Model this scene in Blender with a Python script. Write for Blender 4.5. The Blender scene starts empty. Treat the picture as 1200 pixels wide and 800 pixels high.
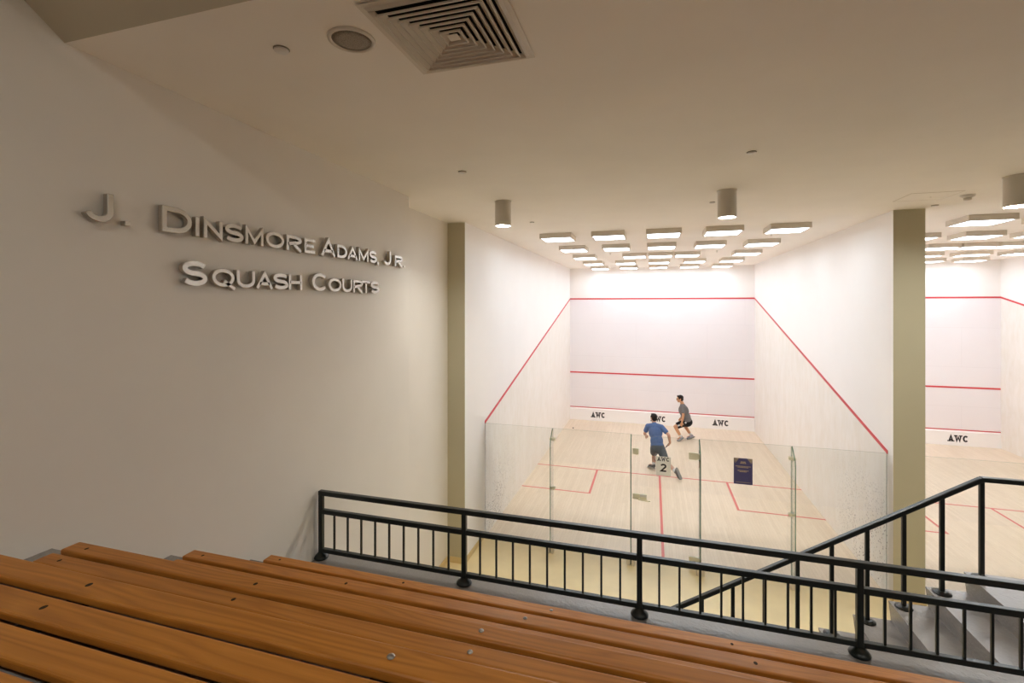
import bpy, bmesh, math, random
from mathutils import Vector, Matrix
random.seed(7)
sc = bpy.context.scene
C = sc.collection
PI = math.pi

# ------------------------------------------------------------------ materials
def new_mat(name):
    m = bpy.data.materials.new(name); m.use_nodes = True
    nt = m.node_tree; nt.nodes.clear()
    out = nt.nodes.new('ShaderNodeOutputMaterial')
    return m, nt, out
def N(nt, kind, **kw):
    n = nt.nodes.new(kind)
    for k, v in kw.items():
        if k in n.inputs.keys(): n.inputs[k].default_value = v
        else: setattr(n, k, v)
    return n
def L(nt, a, b): nt.links.new(a, b)
def bsdf(nt, out, col, rough=.6, metal=0., spec=.5, coat=0.):
    b = N(nt, 'ShaderNodeBsdfPrincipled')
    b.inputs['Base Color'].default_value = (*col, 1)
    b.inputs['Roughness'].default_value = rough
    b.inputs['Metallic'].default_value = metal
    b.inputs['Specular IOR Level'].default_value = spec
    b.inputs['Coat Weight'].default_value = coat
    L(nt, b.outputs[0], out.inputs[0])
    return b
def coords(nt, scale=(1, 1, 1), rot=(0, 0, 0), world=False):
    if world:
        g = N(nt, 'ShaderNodeNewGeometry'); src = g.outputs['Position']
    else:
        t = N(nt, 'ShaderNodeTexCoord'); src = t.outputs['Object']
    mp = N(nt, 'ShaderNodeMapping')
    mp.inputs['Scale'].default_value = scale; mp.inputs['Rotation'].default_value = rot
    L(nt, src, mp.inputs['Vector'])
    return mp.outputs[0]
def ramp(nt, fac, stops):
    r = N(nt, 'ShaderNodeValToRGB')
    el = r.color_ramp.elements
    while len(el) < len(stops): el.new(.5)
    for e, (p, c) in zip(el, stops): e.position = p; e.color = (*c, 1)
    L(nt, fac, r.inputs[0])
    return r.outputs[0]
def mix(nt, fac, a, b, mode='MIX'):
    m = N(nt, 'ShaderNodeMix', data_type='RGBA', blend_type=mode)
    for i, v in ((0, fac), (6, a), (7, b)):
        if hasattr(v, 'links'): L(nt, v, m.inputs[i])
        elif i == 0: m.inputs[0].default_value = v
        else: m.inputs[i].default_value = (*v, 1)
    return m.outputs[2]
def bump(nt, b, h, strength=.1, dist=.01):
    n = N(nt, 'ShaderNodeBump'); n.inputs['Strength'].default_value = strength; n.inputs['Distance'].default_value = dist
    L(nt, h, n.inputs['Height']); L(nt, n.outputs[0], b.inputs['Normal'])

def paint(name, col, rough=.55, var=.03, spec=.4, bs=.04):
    m, nt, out = new_mat(name)
    b = bsdf(nt, out, col, rough, spec=spec)
    v = coords(nt, world=True)
    n = N(nt, 'ShaderNodeTexNoise', Scale=1.3, Detail=4.); L(nt, v, n.inputs['Vector'])
    lo = tuple(c * (1 - var) for c in col); hi = tuple(min(1, c * (1 + var)) for c in col)
    L(nt, ramp(nt, n.outputs[0], [(.3, lo), (.7, hi)]), b.inputs['Base Color'])
    n2 = N(nt, 'ShaderNodeTexNoise', Scale=140., Detail=3.); L(nt, v, n2.inputs['Vector'])
    bump(nt, b, n2.outputs[0], bs, .004)
    return m
def plain(name, col, rough=.5, metal=0., spec=.5, coat=0.):
    m, nt, out = new_mat(name); bsdf(nt, out, col, rough, metal, spec, coat); return m

M = {}
M['wall'] = paint('warm_white_wall_paint', (.81, .765, .695), .42, .02, .45)
M['ceiling'] = paint('flat_ceiling_paint', (.93, .885, .82), .85, .02, .2)
M['court_wall'] = paint('court_plaster', (.90, .875, .86), .5, .012)
M['pillar'] = paint('olive_cream_paint', (.50, .46, .325), .5, .02)
M['white'] = plain('white_enamel', (.78, .75, .71), .4)
M['fixture'] = plain('cream_fixture_enamel', (.72, .66, .57), .45)
M['grille'] = plain('grey_speaker_grille', (.25, .22, .18), .8)
M['duct_shade'] = plain('painted_duct_shade', (.008, .008, .007), .9)
M['red'] = plain('red_line_paint', (.62, .045, .06), .45)
M['floor_red'] = plain('faded_red_line_paint', (.66, .13, .12), .4)
M['black_metal'] = plain('black_green_gloss_paint', (.005, .0085, .007), .30, 0, .55, 0.)
M['chrome'] = plain('brushed_nickel', (.74, .68, .60), .4, .6)
M['letter'] = plain('brushed_steel_letter', (.53, .49, .44), .26, .85)
M['zinc'] = plain('zinc_bolt', (.42, .40, .37), .38, 1.)
M['dark_bolt'] = plain('dark_bolt', (.045, .030, .018), .8, 0., .1)
M['brass'] = plain('satin_brass', (.88, .84, .64), .42, 0.)
M['bracket'] = plain('dark_bracket', (.012, .008, .007), .6)
M['ink'] = plain('black_ink', (.025, .02, .025), .6)
def vinyl():
    m, nt, out = new_mat('pale_translucent_vinyl')
    d = N(nt, 'ShaderNodeBsdfDiffuse'); d.inputs[0].default_value = (.93, .91, .84, 1)
    tl = N(nt, 'ShaderNodeBsdfTranslucent'); tl.inputs[0].default_value = (1., .985, .93, 1)
    mx = N(nt, 'ShaderNodeMixShader'); mx.inputs[0].default_value = .72
    L(nt, d.outputs[0], mx.inputs[1]); L(nt, tl.outputs[0], mx.inputs[2]); L(nt, mx.outputs[0], out.inputs[0]); return m
M['frost'] = vinyl()
M['navy'] = plain('navy_print', (.055, .050, .16), .5)
M['gold'] = plain('gold_print', (.52, .40, .24), .5)
M['tin'] = plain('white_tin_board', (.93, .915, .915), .4)

# lamps
def emit(name, col, s):
    m, nt, out = new_mat(name)
    e = N(nt, 'ShaderNodeEmission'); e.inputs[0].default_value = (*col, 1); e.inputs[1].default_value = s
    L(nt, e.outputs[0], out.inputs[0]); return m
M['panel_light'] = emit('court_light_diffuser', (.81, .905, 1.0), 9.9)
M['lamp_warm'] = emit('warm_downlight_lens', (.97, .97, .90), 235.0)
M['lamp_deep'] = emit('recessed_lamp', (.97, .955, .89), 680.0)
M['lamp_on'] = emit('lit_downlight_lens', (.97, .955, .89), 400.0)

# front wall panels, faint seams
def front_panel_mat():
    m, nt, out = new_mat('front_wall_panel')
    b = bsdf(nt, out, (.8, .77, .8), .35)
    v = coords(nt, world=True, rot=(PI / 2, 0, 0))
    br = N(nt, 'ShaderNodeTexBrick'); L(nt, v, br.inputs['Vector'])
    br.inputs['Color1'].default_value = (.87, .835, .865, 1); br.inputs['Color2'].default_value = (.86, .825, .855, 1)
    br.inputs['Mortar'].default_value = (.80, .765, .79, 1)
    br.inputs['Scale'].default_value = 1.; br.inputs['Brick Width'].default_value = 2.44; br.inputs['Row Height'].default_value = 1.22
    br.inputs['Mortar Size'].default_value = .004; br.offset = .5
    n = N(nt, 'ShaderNodeTexNoise', Scale=.9, Detail=5.); L(nt, v, n.inputs['Vector'])
    d = ramp(nt, n.outputs[0], [(.3, (.975, .97, .97)), (.7, (1, 1, 1))])
    L(nt, mix(nt, 1., br.outputs[0], d, 'MULTIPLY'), b.inputs['Base Color'])
    return m
M['front_panel'] = front_panel_mat()

def side_panel_mat():
    m, nt, out = new_mat('ball_marked_side_panel')
    b = bsdf(nt, out, (.8, .77, .72), .4)
    v = coords(nt, world=True)
    n = N(nt, 'ShaderNodeTexNoise', Scale=2.2, Detail=8., Roughness=.65)
    vv = coords(nt, world=True, scale=(1, 1, .35)); L(nt, vv, n.inputs['Vector'])
    base = ramp(nt, n.outputs[0], [(.28, (.79, .745, .68)), (.62, (.86, .825, .78))])
    n3 = N(nt, 'ShaderNodeTexNoise', Scale=9., Detail=6.); L(nt, vv, n3.inputs['Vector'])
    base = mix(nt, .3, base, ramp(nt, n3.outputs[0], [(.35, (.79, .74, .66)), (.6, (.88, .86, .84))]))
    # ball marks, thick low down near the back corner
    vo = N(nt, 'ShaderNodeTexVoronoi', Scale=21.); vo.inputs['Randomness'].default_value = 1.
    L(nt, v, vo.inputs['Vector'])
    spot = N(nt, 'ShaderNodeMath', operation='LESS_THAN'); L(nt, vo.outputs['Distance'], spot.inputs[0]); spot.inputs[1].default_value = .26
    sep = N(nt, 'ShaderNodeSeparateXYZ'); g = N(nt, 'ShaderNodeNewGeometry'); L(nt, g.outputs['Position'], sep.inputs[0])
    my = N(nt, 'ShaderNodeMapRange'); L(nt, sep.outputs['Y'], my.inputs[0]); my.inputs[1].default_value = 2.6; my.inputs[2].default_value = .9
    mz = N(nt, 'ShaderNodeMapRange'); L(nt, sep.outputs['Z'], mz.inputs[0]); mz.inputs[1].default_value = 1.9; mz.inputs[2].default_value = .7
    nn = N(nt, 'ShaderNodeTexNoise', Scale=1.7, Detail=2.); L(nt, v, nn.inputs['Vector'])
    dn = ramp(nt, nn.outputs[0], [(.34, (0, 0, 0)), (.54, (1, 1, 1))])
    a = N(nt, 'ShaderNodeMath', operation='MULTIPLY'); L(nt, my.outputs[0], a.inputs[0]); L(nt, mz.outputs[0], a.inputs[1])
    c = N(nt, 'ShaderNodeMath', operation='MULTIPLY'); L(nt, a.outputs[0], c.inputs[0]); L(nt, dn, c.inputs[1])
    d = N(nt, 'ShaderNodeMath', operation='MULTIPLY'); L(nt, c.outputs[0], d.inputs[0]); L(nt, spot.outputs[0], d.inputs[1])
    L(nt, mix(nt, d.outputs[0], base, (.22, .19, .18)), b.inputs['Base Color'])
    return m
M['side_panel'] = side_panel_mat()

def court_floor_mat():
    m, nt, out = new_mat('maple_court_floor')
    b = bsdf(nt, out, (.7, .55, .38), .33, spec=.45)
    v = coords(nt, world=True, rot=(0, 0, PI / 2))
    br = N(nt, 'ShaderNodeTexBrick'); L(nt, v, br.inputs['Vector'])
    br.inputs['Color1'].default_value = (.80, .665, .52, 1); br.inputs['Color2'].default_value = (.74, .605, .46, 1)
    br.inputs['Mortar'].default_value = (.62, .49, .35, 1)
    br.inputs['Scale'].default_value = 1.; br.inputs['Brick Width'].default_value = 1.7; br.inputs['Row Height'].default_value = .057
    br.inputs['Mortar Size'].default_value = .0016; br.inputs['Mortar Smooth'].default_value = .3; br.offset = .37
    v2 = coords(nt, world=True, scale=(14, 1.2, 1))
    n = N(nt, 'ShaderNodeTexNoise', Scale=2.2, Detail=6., Roughness=.6); L(nt, v2, n.inputs['Vector'])
    g = ramp(nt, n.outputs[0], [(.25, (.93, .92, .90)), (.75, (1.02, 1.02, 1.02))])
    n2 = N(nt, 'ShaderNodeTexNoise', Scale=.5, Detail=3.); L(nt, coords(nt, world=True), n2.inputs['Vector'])
    g2 = ramp(nt, n2.outputs[0], [(.3, (.955, .95, .94)), (.7, (1.02, 1.02, 1.03))])
    c = mix(nt, 1., br.outputs[0], g, 'MULTIPLY')
    L(nt, mix(nt, 1., c, g2, 'MULTIPLY'), b.inputs['Base Color'])
    return m
M['court_floor'] = court_floor_mat()

def epoxy(name, col, rough, bs, scale=30., var=.05):
    m, nt, out = new_mat(name)
    b = bsdf(nt, out, col, rough, spec=.5)
    v = coords(nt, world=True)
    n = N(nt, 'ShaderNodeTexNoise', Scale=2.5, Detail=5.); L(nt, v, n.inputs['Vector'])
    L(nt, ramp(nt, n.outputs[0], [(.3, tuple(c * (1 - var) for c in col)), (.7, tuple(c * (1 + var) for c in col))]), b.inputs['Base Color'])
    n2 = N(nt, 'ShaderNodeTexNoise', Scale=scale, Detail=4.); L(nt, v, n2.inputs['Vector'])
    bump(nt, b, n2.outputs[0], bs, .01)
    return m
M['yellow_floor'] = epoxy('cream_yellow_epoxy', (.80, .66, .37), .3, .08, 9.)
M['cove'] = epoxy('cream_yellow_cove', (.70, .55, .28), .45, .03)
M['grey_floor'] = epoxy('grey_deck_paint', (.27, .25, .235), .20, .45, 38., .06)

def slat_mat():
    m, nt, out = new_mat('orange_stained_fir')
    b = bsdf(nt, out, (.4, .17, .04), .44, spec=.42, coat=0.)
    t = N(nt, 'ShaderNodeTexCoord'); oi = N(nt, 'ShaderNodeObjectInfo')
    va = N(nt, 'ShaderNodeVectorMath', operation='ADD')
    sc_ = N(nt, 'ShaderNodeVectorMath', operation='SCALE'); cx = N(nt, 'ShaderNodeCombineXYZ')
    for i in range(3): L(nt, oi.outputs['Random'], cx.inputs[i])
    L(nt, cx.outputs[0], sc_.inputs[0]); sc_.inputs['Scale'].default_value = 37.
    L(nt, t.outputs['Object'], va.inputs[0]); L(nt, sc_.outputs[0], va.inputs[1])
    mp = N(nt, 'ShaderNodeMapping'); mp.inputs['Scale'].default_value = (.55, 7., 3.); L(nt, va.outputs[0], mp.inputs[0])
    # cathedral grain: rings of a stretched, warped field
    n0 = N(nt, 'ShaderNodeTexNoise', Scale=1.1, Detail=2.); L(nt, mp.outputs[0], n0.inputs['Vector'])
    mul = N(nt, 'ShaderNodeMath', operation='MULTIPLY'); L(nt, n0.outputs[0], mul.inputs[0]); mul.inputs[1].default_value = 26.
    fr = N(nt, 'ShaderNodeMath', operation='PINGPONG'); L(nt, mul.outputs[0], fr.inputs[0]); fr.inputs[1].default_value = 1.
    mp2 = N(nt, 'ShaderNodeMapping'); mp2.inputs['Scale'].default_value = (2., 120., 60.); L(nt, va.outputs[0], mp2.inputs[0])
    n1 = N(nt, 'ShaderNodeTexNoise', Scale=1., Detail=4.); L(nt, mp2.outputs[0], n1.inputs['Vector'])
    ring = ramp(nt, fr.outputs[0], [(0., (.37, .120, .012)), (.55, (.53, .195, .026)), (1., (.61, .24, .038))])
    fine = ramp(nt, n1.outputs[0], [(.3, (.82, .78, .72)), (.7, (1.08, 1.08, 1.08))])
    c = mix(nt, 1., ring, fine, 'MULTIPLY')
    L(nt, mix(nt, .45, c, (.50, .20, .032)), b.inputs['Base Color'])
    bump(nt, b, n1.outputs[0], .08, .003)
    return m
M['slat'] = slat_mat()

def glass_mat():
    m, nt, out = new_mat('toughened_glass')
    tr = N(nt, 'ShaderNodeBsdfTransparent'); tr.inputs[0].default_value = (.965, .975, .965, 1)
    gl = N(nt, 'ShaderNodeBsdfGlossy'); gl.inputs['Roughness'].default_value = .01
    fr = N(nt, 'ShaderNodeFresnel'); fr.inputs[0].default_value = 1.45
    mx = N(nt, 'ShaderNodeMixShader'); L(nt, fr.outputs[0], mx.inputs[0]); L(nt, tr.outputs[0], mx.inputs[1]); L(nt, gl.outputs[0], mx.inputs[2])
    L(nt, mx.outputs[0], out.inputs[0]); return m
M['glass'] = glass_mat()
def edge_mat():
    m, nt, out = new_mat('green_glass_edge')
    tr = N(nt, 'ShaderNodeBsdfTransparent'); tr.inputs[0].default_value = (.45, .62, .52, 1)
    b = N(nt, 'ShaderNodeBsdfPrincipled'); b.inputs['Base Color'].default_value = (.10, .20, .15, 1); b.inputs['Roughness'].default_value = .15
    mx = N(nt, 'ShaderNodeMixShader'); mx.inputs[0].default_value = .6
    L(nt, tr.outputs[0], mx.inputs[1]); L(nt, b.outputs[0], mx.inputs[2]); L(nt, mx.outputs[0], out.inputs[0]); return m
M['glass_edge'] = edge_mat()

# ------------------------------------------------------------------ mesh helpers
class MB:
    def __init__(s): s.v = []; s.f = []; s.mi = []; s.sm = []
    def add(s, vs, fs, mi=0, smooth=False):
        o = len(s.v); s.v += [tuple(p) for p in vs]
        for f in fs: s.f.append([i + o for i in f]); s.mi.append(mi); s.sm.append(smooth)
        return s
    def box(s, x0, x1, y0, y1, z0, z1, mi=0, faces=None):
        vs = [(x, y, z) for z in (z0, z1) for y in (y0, y1) for x in (x0, x1)]
        fs = [(0, 2, 3, 1), (4, 5, 7, 6), (0, 1, 5, 4), (2, 6, 7, 3), (0, 4, 6, 2), (1, 3, 7, 5)]
        o = len(s.v); s.v += vs
        for k, f in enumerate(fs):
            s.f.append([i + o for i in f]); s.mi.append(mi if faces is None else faces[k]); s.sm.append(False)
        return s
    def bar(s, a, b, w, h=None, up=(0, 0, 1), mi=0):
        a = Vector(a); b = Vector(b); h = h or w; d = (b - a).normalized()
        r = d.cross(Vector(up))
        if r.length < 1e-4: r = d.cross(Vector((0, 1, 0)))
        r.normalize(); u = r.cross(d).normalized()
        vs = [p + r * (w / 2 * i) + u * (h / 2 * j) for p in (a, b) for i, j in ((-1, -1), (1, -1), (1, 1), (-1, 1))]
        return s.add(vs, [(0, 1, 2, 3), (7, 6, 5, 4), (0, 4, 5, 1), (1, 5, 6, 2), (2, 6, 7, 3), (3, 7, 4, 0)], mi)
    def tube(s, a, b, r0, r1=None, n=16, mi=0):
        a = Vector(a); b = Vector(b); r1 = r0 if r1 is None else r1
        d = (b - a).normalized(); x = d.orthogonal().normalized(); y = d.cross(x)
        vs = [p + (x * math.cos(2 * PI * k / n) + y * math.sin(2 * PI * k / n)) * r for p, r in ((a, r0), (b, r1)) for k in range(n)]
        s.add(vs, [(k, (k + 1) % n, n + (k + 1) % n, n + k) for k in range(n)], mi, True)
        o = len(s.v) - 2 * n
        s.f += [[o + k for k in range(n)][::-1], [o + n + k for k in range(n)]]; s.mi += [mi, mi]; s.sm += [False, False]
        return s
    def lathe(s, prof, c=(0, 0, 0), n=32, mi=0, smooth=True, caps=True):
        c = Vector(c)
        vs = [c + Vector((r * math.cos(2 * PI * k / n), r * math.sin(2 * PI * k / n), z)) for r, z in prof for k in range(n)]
        fs = [(i * n + k, i * n + (k + 1) % n, (i + 1) * n + (k + 1) % n, (i + 1) * n + k) for i in range(len(prof) - 1) for k in range(n)]
        s.add(vs, fs, mi, smooth)
        o = len(s.v) - len(vs)
        if not caps: return s
        if prof[0][0] > 1e-5: s.f.append([o + k for k in range(n)][::-1]); s.mi.append(mi); s.sm.append(False)
        if prof[-1][0] > 1e-5: s.f.append([o + (len(prof) - 1) * n + k for k in range(n)]); s.mi.append(mi); s.sm.append(False)
        return s
    def prism(s, poly, ax, lo, hi, mi=0):          # poly in the two other axes, extruded along ax
        n = len(poly)
        def P(p, t):
            q = list(p); q.insert(ax, t); return tuple(q)
        vs = [P(p, lo) for p in poly] + [P(p, hi) for p in poly]
        return s.add(vs, [tuple(range(n))[::-1], tuple(range(n, 2 * n))] + [(k, (k + 1) % n, n + (k + 1) % n, n + k) for k in range(n)], mi)
    def blob(s, c, r, rot=None, nu=16, nv=10, mi=0):
        c = Vector(c); vs = []
        for i in range(nv + 1):
            th = PI * i / nv
            for k in range(nu):
                p = Vector((r[0] * math.sin(th) * math.cos(2 * PI * k / nu), r[1] * math.sin(th) * math.sin(2 * PI * k / nu), r[2] * math.cos(th)))
                vs.append(c + (rot @ p if rot else p))
        return s.add(vs, [(i * nu + k, (i + 1) * nu + k, (i + 1) * nu + (k + 1) % nu, i * nu + (k + 1) % nu) for i in range(nv) for k in range(nu)], mi, True)
    def cap(s, a, b, r0, r1):
        s.tube(a, b, r0, r1, 14); s.blob(a, (r0,) * 3); s.blob(b, (r1,) * 3); return s
    def build(s, name, mats, parent=None, bevel=0., smooth=None, seg=2):
        me = bpy.data.meshes.new(name); me.from_pydata(s.v, [], s.f)
        mats = mats if isinstance(mats, (list, tuple)) else [mats]
        for m in mats: me.materials.append(m)
        me.polygons.foreach_set('material_index', s.mi)
        me.polygons.foreach_set('use_smooth', [smooth if smooth is not None else q for q in s.sm])
        bm = bmesh.new(); bm.from_mesh(me)
        bmesh.ops.recalc_face_normals(bm, faces=bm.faces); bm.to_mesh(me); bm.free()
        me.update()
        o = bpy.data.objects.new(name, me); C.objects.link(o)
        if parent is not None: o.parent = parent
        if bevel:
            md = o.modifiers.new('bevel', 'BEVEL'); md.width = bevel; md.segments = seg; md.limit_method = 'ANGLE'; md.angle_limit = math.radians(40)
            md.harden_normals = False
        return o

def tag(o, label=None, cat=None, group=None, kind=None):
    if label: o['label'] = label
    if cat: o['category'] = cat
    if group: o['group'] = group
    if kind: o['kind'] = kind
    return o
def thing(name, label, cat, loc=(0, 0, 0), rz=0, group=None):
    o = bpy.data.objects.new(name, None); C.objects.link(o)
    o.empty_display_size = .1
    o.location = loc; o.rotation_euler = (0, 0, rz)
    return tag(o, label, cat, group)
def copy_tree(o, parent=None):
    c = o.copy(); C.objects.link(c)
    if parent is not None: c.parent = parent
    for ch in list(o.children): copy_tree(ch, c)
    return c
def struct(name, mb, mat, parent=None, bevel=0., label=None):
    o = mb.build(name, mat, parent, bevel)
    if parent is None: o['kind'] = 'structure'
    if label: o['label'] = label
    return o

# ------------------------------------------------------------------ lettering (strokes, built as solid strips)
def arc(cx, cy, rx, ry, a0, a1, n=14):
    return [(cx + rx * math.cos(math.radians(a0 + (a1 - a0) * i / n)), cy + ry * math.sin(math.radians(a0 + (a1 - a0) * i / n))) for i in range(n + 1)]
def glyph(ch, t):
    """centre-line strokes in a unit box for stroke thickness t (fraction of height)"""
    h = t / 2; a = h; b = 1 - h
    G = {
        'I': [[(.5, 0), (.5, 1)]],
        'A': [[(a, 0), (.5, b), (b, 0)], [(.22, .30), (.78, .30)]],
        'V': [[(a, 1), (.5, a), (b, 1)]],
        'W': [[(a, 1), (.27, a), (.5, .72), (.73, a), (b, 1)]],
        'M': [[(a, 0), (a, 1 - a), (.5, .18), (b, 1 - a), (b, 0)]],
        'N': [[(a, 0), (a, 1 - a), (b, a), (b, 1)]],
        'E': [[(1, b), (a, b), (a, a), (1, a)], [(a, .5), (.86, .5)]],
        'H': [[(a, 0), (a, 1)], [(b, 0), (b, 1)], [(a, .5), (b, .5)]],
        'T': [[(0, b), (1, b)], [(.5, b), (.5, 0)]],
        'L': [[(a, 1), (a, a), (1, a)]],
        'D': [[(a, a), (a, b)] + [(.45, b)] + arc(.45, .5, .55 - h, .5 - h, 90, -90, 16) + [(a, a)]],
        'O': [arc(.5, .5, .5 - h, .5 - h, 90, 450, 28)],
        'Q': [arc(.5, .5, .5 - h, .5 - h, 90, 450, 28), [(.52, .32), (.98, -.10)]],
        'C': [arc(.52, .5, .52 - h, .5 - h, 42, 318, 24)],
        'U': [[(a, 1), (a, .42)] + arc(.5, .42, .5 - h, .42 - h, 180, 360, 16) + [(b, .42), (b, 1)]],
        'J': [[(b - .06, 1), (b - .06, .40)] + arc(.47, .36, .47 - h, .36 - h, 0, -165, 14)],
        'R': [[(a, 0), (a, b), (.55, b)] + arc(.55, .71, .36, .29 - h, 90, -90, 12) + [(a, .42)], [(.50, .42), (.95, 0)]],
        'S': [arc(.5, .5 + (.25 - h / 2) , .5 - h, .25 - h / 2, 25, 262, 16) + arc(.5, .5 - (.25 - h / 2), .5 - h, .25 - h / 2, 82, -155, 16)],
        '2': [arc(.5, .70, .5 - h, .30 - h, 165, -35, 14) + [(a, a), (1, a)]],
        '.': [[(.5, 0), (.5, .17)]],
        ',': [[(.65, .17), (.55, .0), (.25, -.16)]],
    }
    return G[ch]
def strip(mb, pts, w, depth, closed=False, z0=0.):
    """2D poly-line with mitred joints, solid from z0 to z0+depth"""
    q_ = [pts[0]]
    for p in pts[1:]:
        if (Vector(p) - Vector(q_[-1])).length > 1e-5: q_.append(p)
    pts = q_; n = len(pts); P = [Vector((p[0], p[1])) for p in pts]
    if (P[0] - P[-1]).length < 1e-6: closed = True; P = P[:-1]; n -= 1
    Lp = []; Rp = []
    for i in range(n):
        p0 = P[i - 1] if (i > 0 or closed) else None
        p1 = P[(i + 1) % n] if (i < n - 1 or closed) else None
        d0 = (P[i] - p0).normalized() if p0 is not None else None
        d1 = (p1 - P[i]).normalized() if p1 is not None else None
        if d0 is None: d0 = d1
        if d1 is None: d1 = d0
        n0 = Vector((-d0.y, d0.x)); n1 = Vector((-d1.y, d1.x)); m = (n0 + n1)
        if m.length < 1e-4: m = n0.copy()
        m.normalize(); k = 1 / max(.42, m.dot(n0))
        Lp.append(P[i] + m * (w / 2 * k)); Rp.append(P[i] - m * (w / 2 * k))
    vs = [(q.x, q.y, z) for q in Lp for z in (z0, z0 + depth)] + [(q.x, q.y, z) for q in Rp for z in (z0, z0 + depth)]
    o = 2 * n; fs = []
    for i in range(n if closed else n - 1):
        j = (i + 1) % n
        a, b, c, d = 2 * i, 2 * j, o + 2 * j, o + 2 * i
        fs += [(a + 1, b + 1, c + 1, d + 1), (d, c, b, a), (a, b, b + 1, a + 1), (d + 1, c + 1, c, d)]
    if not closed: fs += [(0, 1, o + 1, o), (2 * n - 2, o + 2 * n - 2, o + 2 * n - 1, 2 * n - 1)]
    mb.add(vs, fs)
def letter_mb(ch, w, h, t, depth, serif=0.):
    """glyph in local x (0..w), y (0..h), extruded in z"""
    mb = MB()
    for st in glyph(ch, t / h):
        pts = []
        for x, y in st:                       # keep the stroke inside the width for narrow glyphs
            fx = (x - .5) * (w - t) / max(1e-6, (1 - t / h)) + w / 2 if ch not in 'I.' else w / 2
            pts.append((fx, y * h))
        strip(mb, pts, t, depth)
    if serif:
        k = serif
        for cx_, cy_ in {'A': ((t / 2, 0), (w - t / 2, 0)), 'W': ((t / 2, h), (w - t / 2, h)), 'I': ((w / 2, 0), (w / 2, h))}.get(ch, ()):
            y0 = 0 if cy_ == 0 else h - k
            mb.box(cx_ - t * .95, cx_ + t * .95, y0, y0 + k, 0, depth)
    return mb
def text_mb(s, h, t, depth, wf=.8, gap=.2, serif=0.):
    out = MB(); x = 0
    for ch in s:
        if ch == ' ': x += h * .5; continue
        w = h * wf * {'I': .3, 'W': 1.25, 'M': 1.15, '.': .3}.get(ch, 1)
        m = letter_mb(ch, w, h, t, depth, serif)
        out.add([(a + x, b, c) for a, b, c in m.v], m.f); x += w + h * gap
    wd = x - h * gap
    out.v = [(a - wd / 2, b, c) for a, b, c in out.v]
    return out
def upright(mb, x, y, z):       # local (x, y, z) -> world facing -y
    mb.v = [(x + a, y - c, z + b) for a, b, c in mb.v]; return mb

# ------------------------------------------------------------------ the room
ZC = 5.75
W3 = 6.79                      # x of the left wall of the right-hand court
CR = W3 + 6.38
YP = -4.64                     # front edge of the gallery platform
ZP = 2.01
struct('ceiling', MB().box(-1.0, CR + .5, -6.74, 10.1, ZC, ZC + .25), M['ceiling'])
rk = MB().prism([(-6.74, ZC), (-6.74, ZC + .25), (-8.40, 7.19), (-12.2, 7.19), (-12.2, 6.95), (-8.40, 6.95)], 0, -.4, CR + .5)
struct('ceiling_raked', rk, paint('tan_soffit_paint', (.60, .535, .41), .6, .02))
struct('wall_gallery_left', MB().box(-.32, .03, -12.2, -2.99, 0, 7.0), M['wall'])
struct('wall_left', MB().box(-.6, -.315, -2.99, -.9, 0, ZC), M['wall'])
struct('wall_gallery_back', MB().box(-.4, CR + .5, -12.4, -12.2, 0, 7.0), M['wall'])
struct('wall_right', MB().box(CR + .3, CR + .5, -12.2, -.2, 0, 7.0), M['wall'])
# outer wall of the left court: stub end painted olive cream
wl = struct('wall_court_left', MB().box(-.5, 0, -1.0, 10.0, 0, ZC, faces=[0, 0, 1, 0, 0, 0]), [M['court_wall'], M['pillar']])
wm = struct('wall_court_middle', MB().box(6.40, W3, -.165, 10.0, 0, ZC, faces=[0, 0, 1, 0, 0, 0]), [M['court_wall'], M['pillar']])
wr = struct('wall_court_right', MB().box(CR, CR + .4, -.165, 10.0, 0, ZC, faces=[0, 0, 1, 0, 0, 0]), [M['court_wall'], M['pillar']])
wf = struct('wall_front', MB().box(-.5, CR + .4, 9.75, 10.0, 0, ZC), M['court_wall'])
for x0, x1 in ((0, 6.4), (W3, CR)):
    struct('playing_panel', MB().box(x0, x1, 9.742, 9.76, .49, 4.57), M['front_panel'], wf, label='faintly lilac playing surface below the red line')
    struct('out_line', MB().box(x0, x1, 9.735, 9.76, 4.57, 4.62), M['red'], wf, label='red line')
    struct('service_line', MB().box(x0, x1, 9.735, 9.76, 1.78, 1.83), M['red'], wf, label='red line')
def side(parent, xf, sgn):
    x0, x1 = sorted((xf, xf + sgn * .006)); x2, x3 = sorted((xf, xf + sgn * .010))
    struct('playing_panel', MB().prism([(0.02, 0), (9.74, 0), (9.74, 4.57), (0.02, 2.13)], 0, x0, x1), M['side_panel'], parent, label='ball-marked side surface')
    struct('out_line', MB().prism([(0, 2.13), (9.74, 4.57), (9.74, 4.62), (0, 2.18)], 0, x2, x3), M['red'], parent, label='sloping red line')
side(wl, 0, 1); side(wm, 6.4, -1); side(wm, W3, 1); side(wr, CR, -1)

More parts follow.
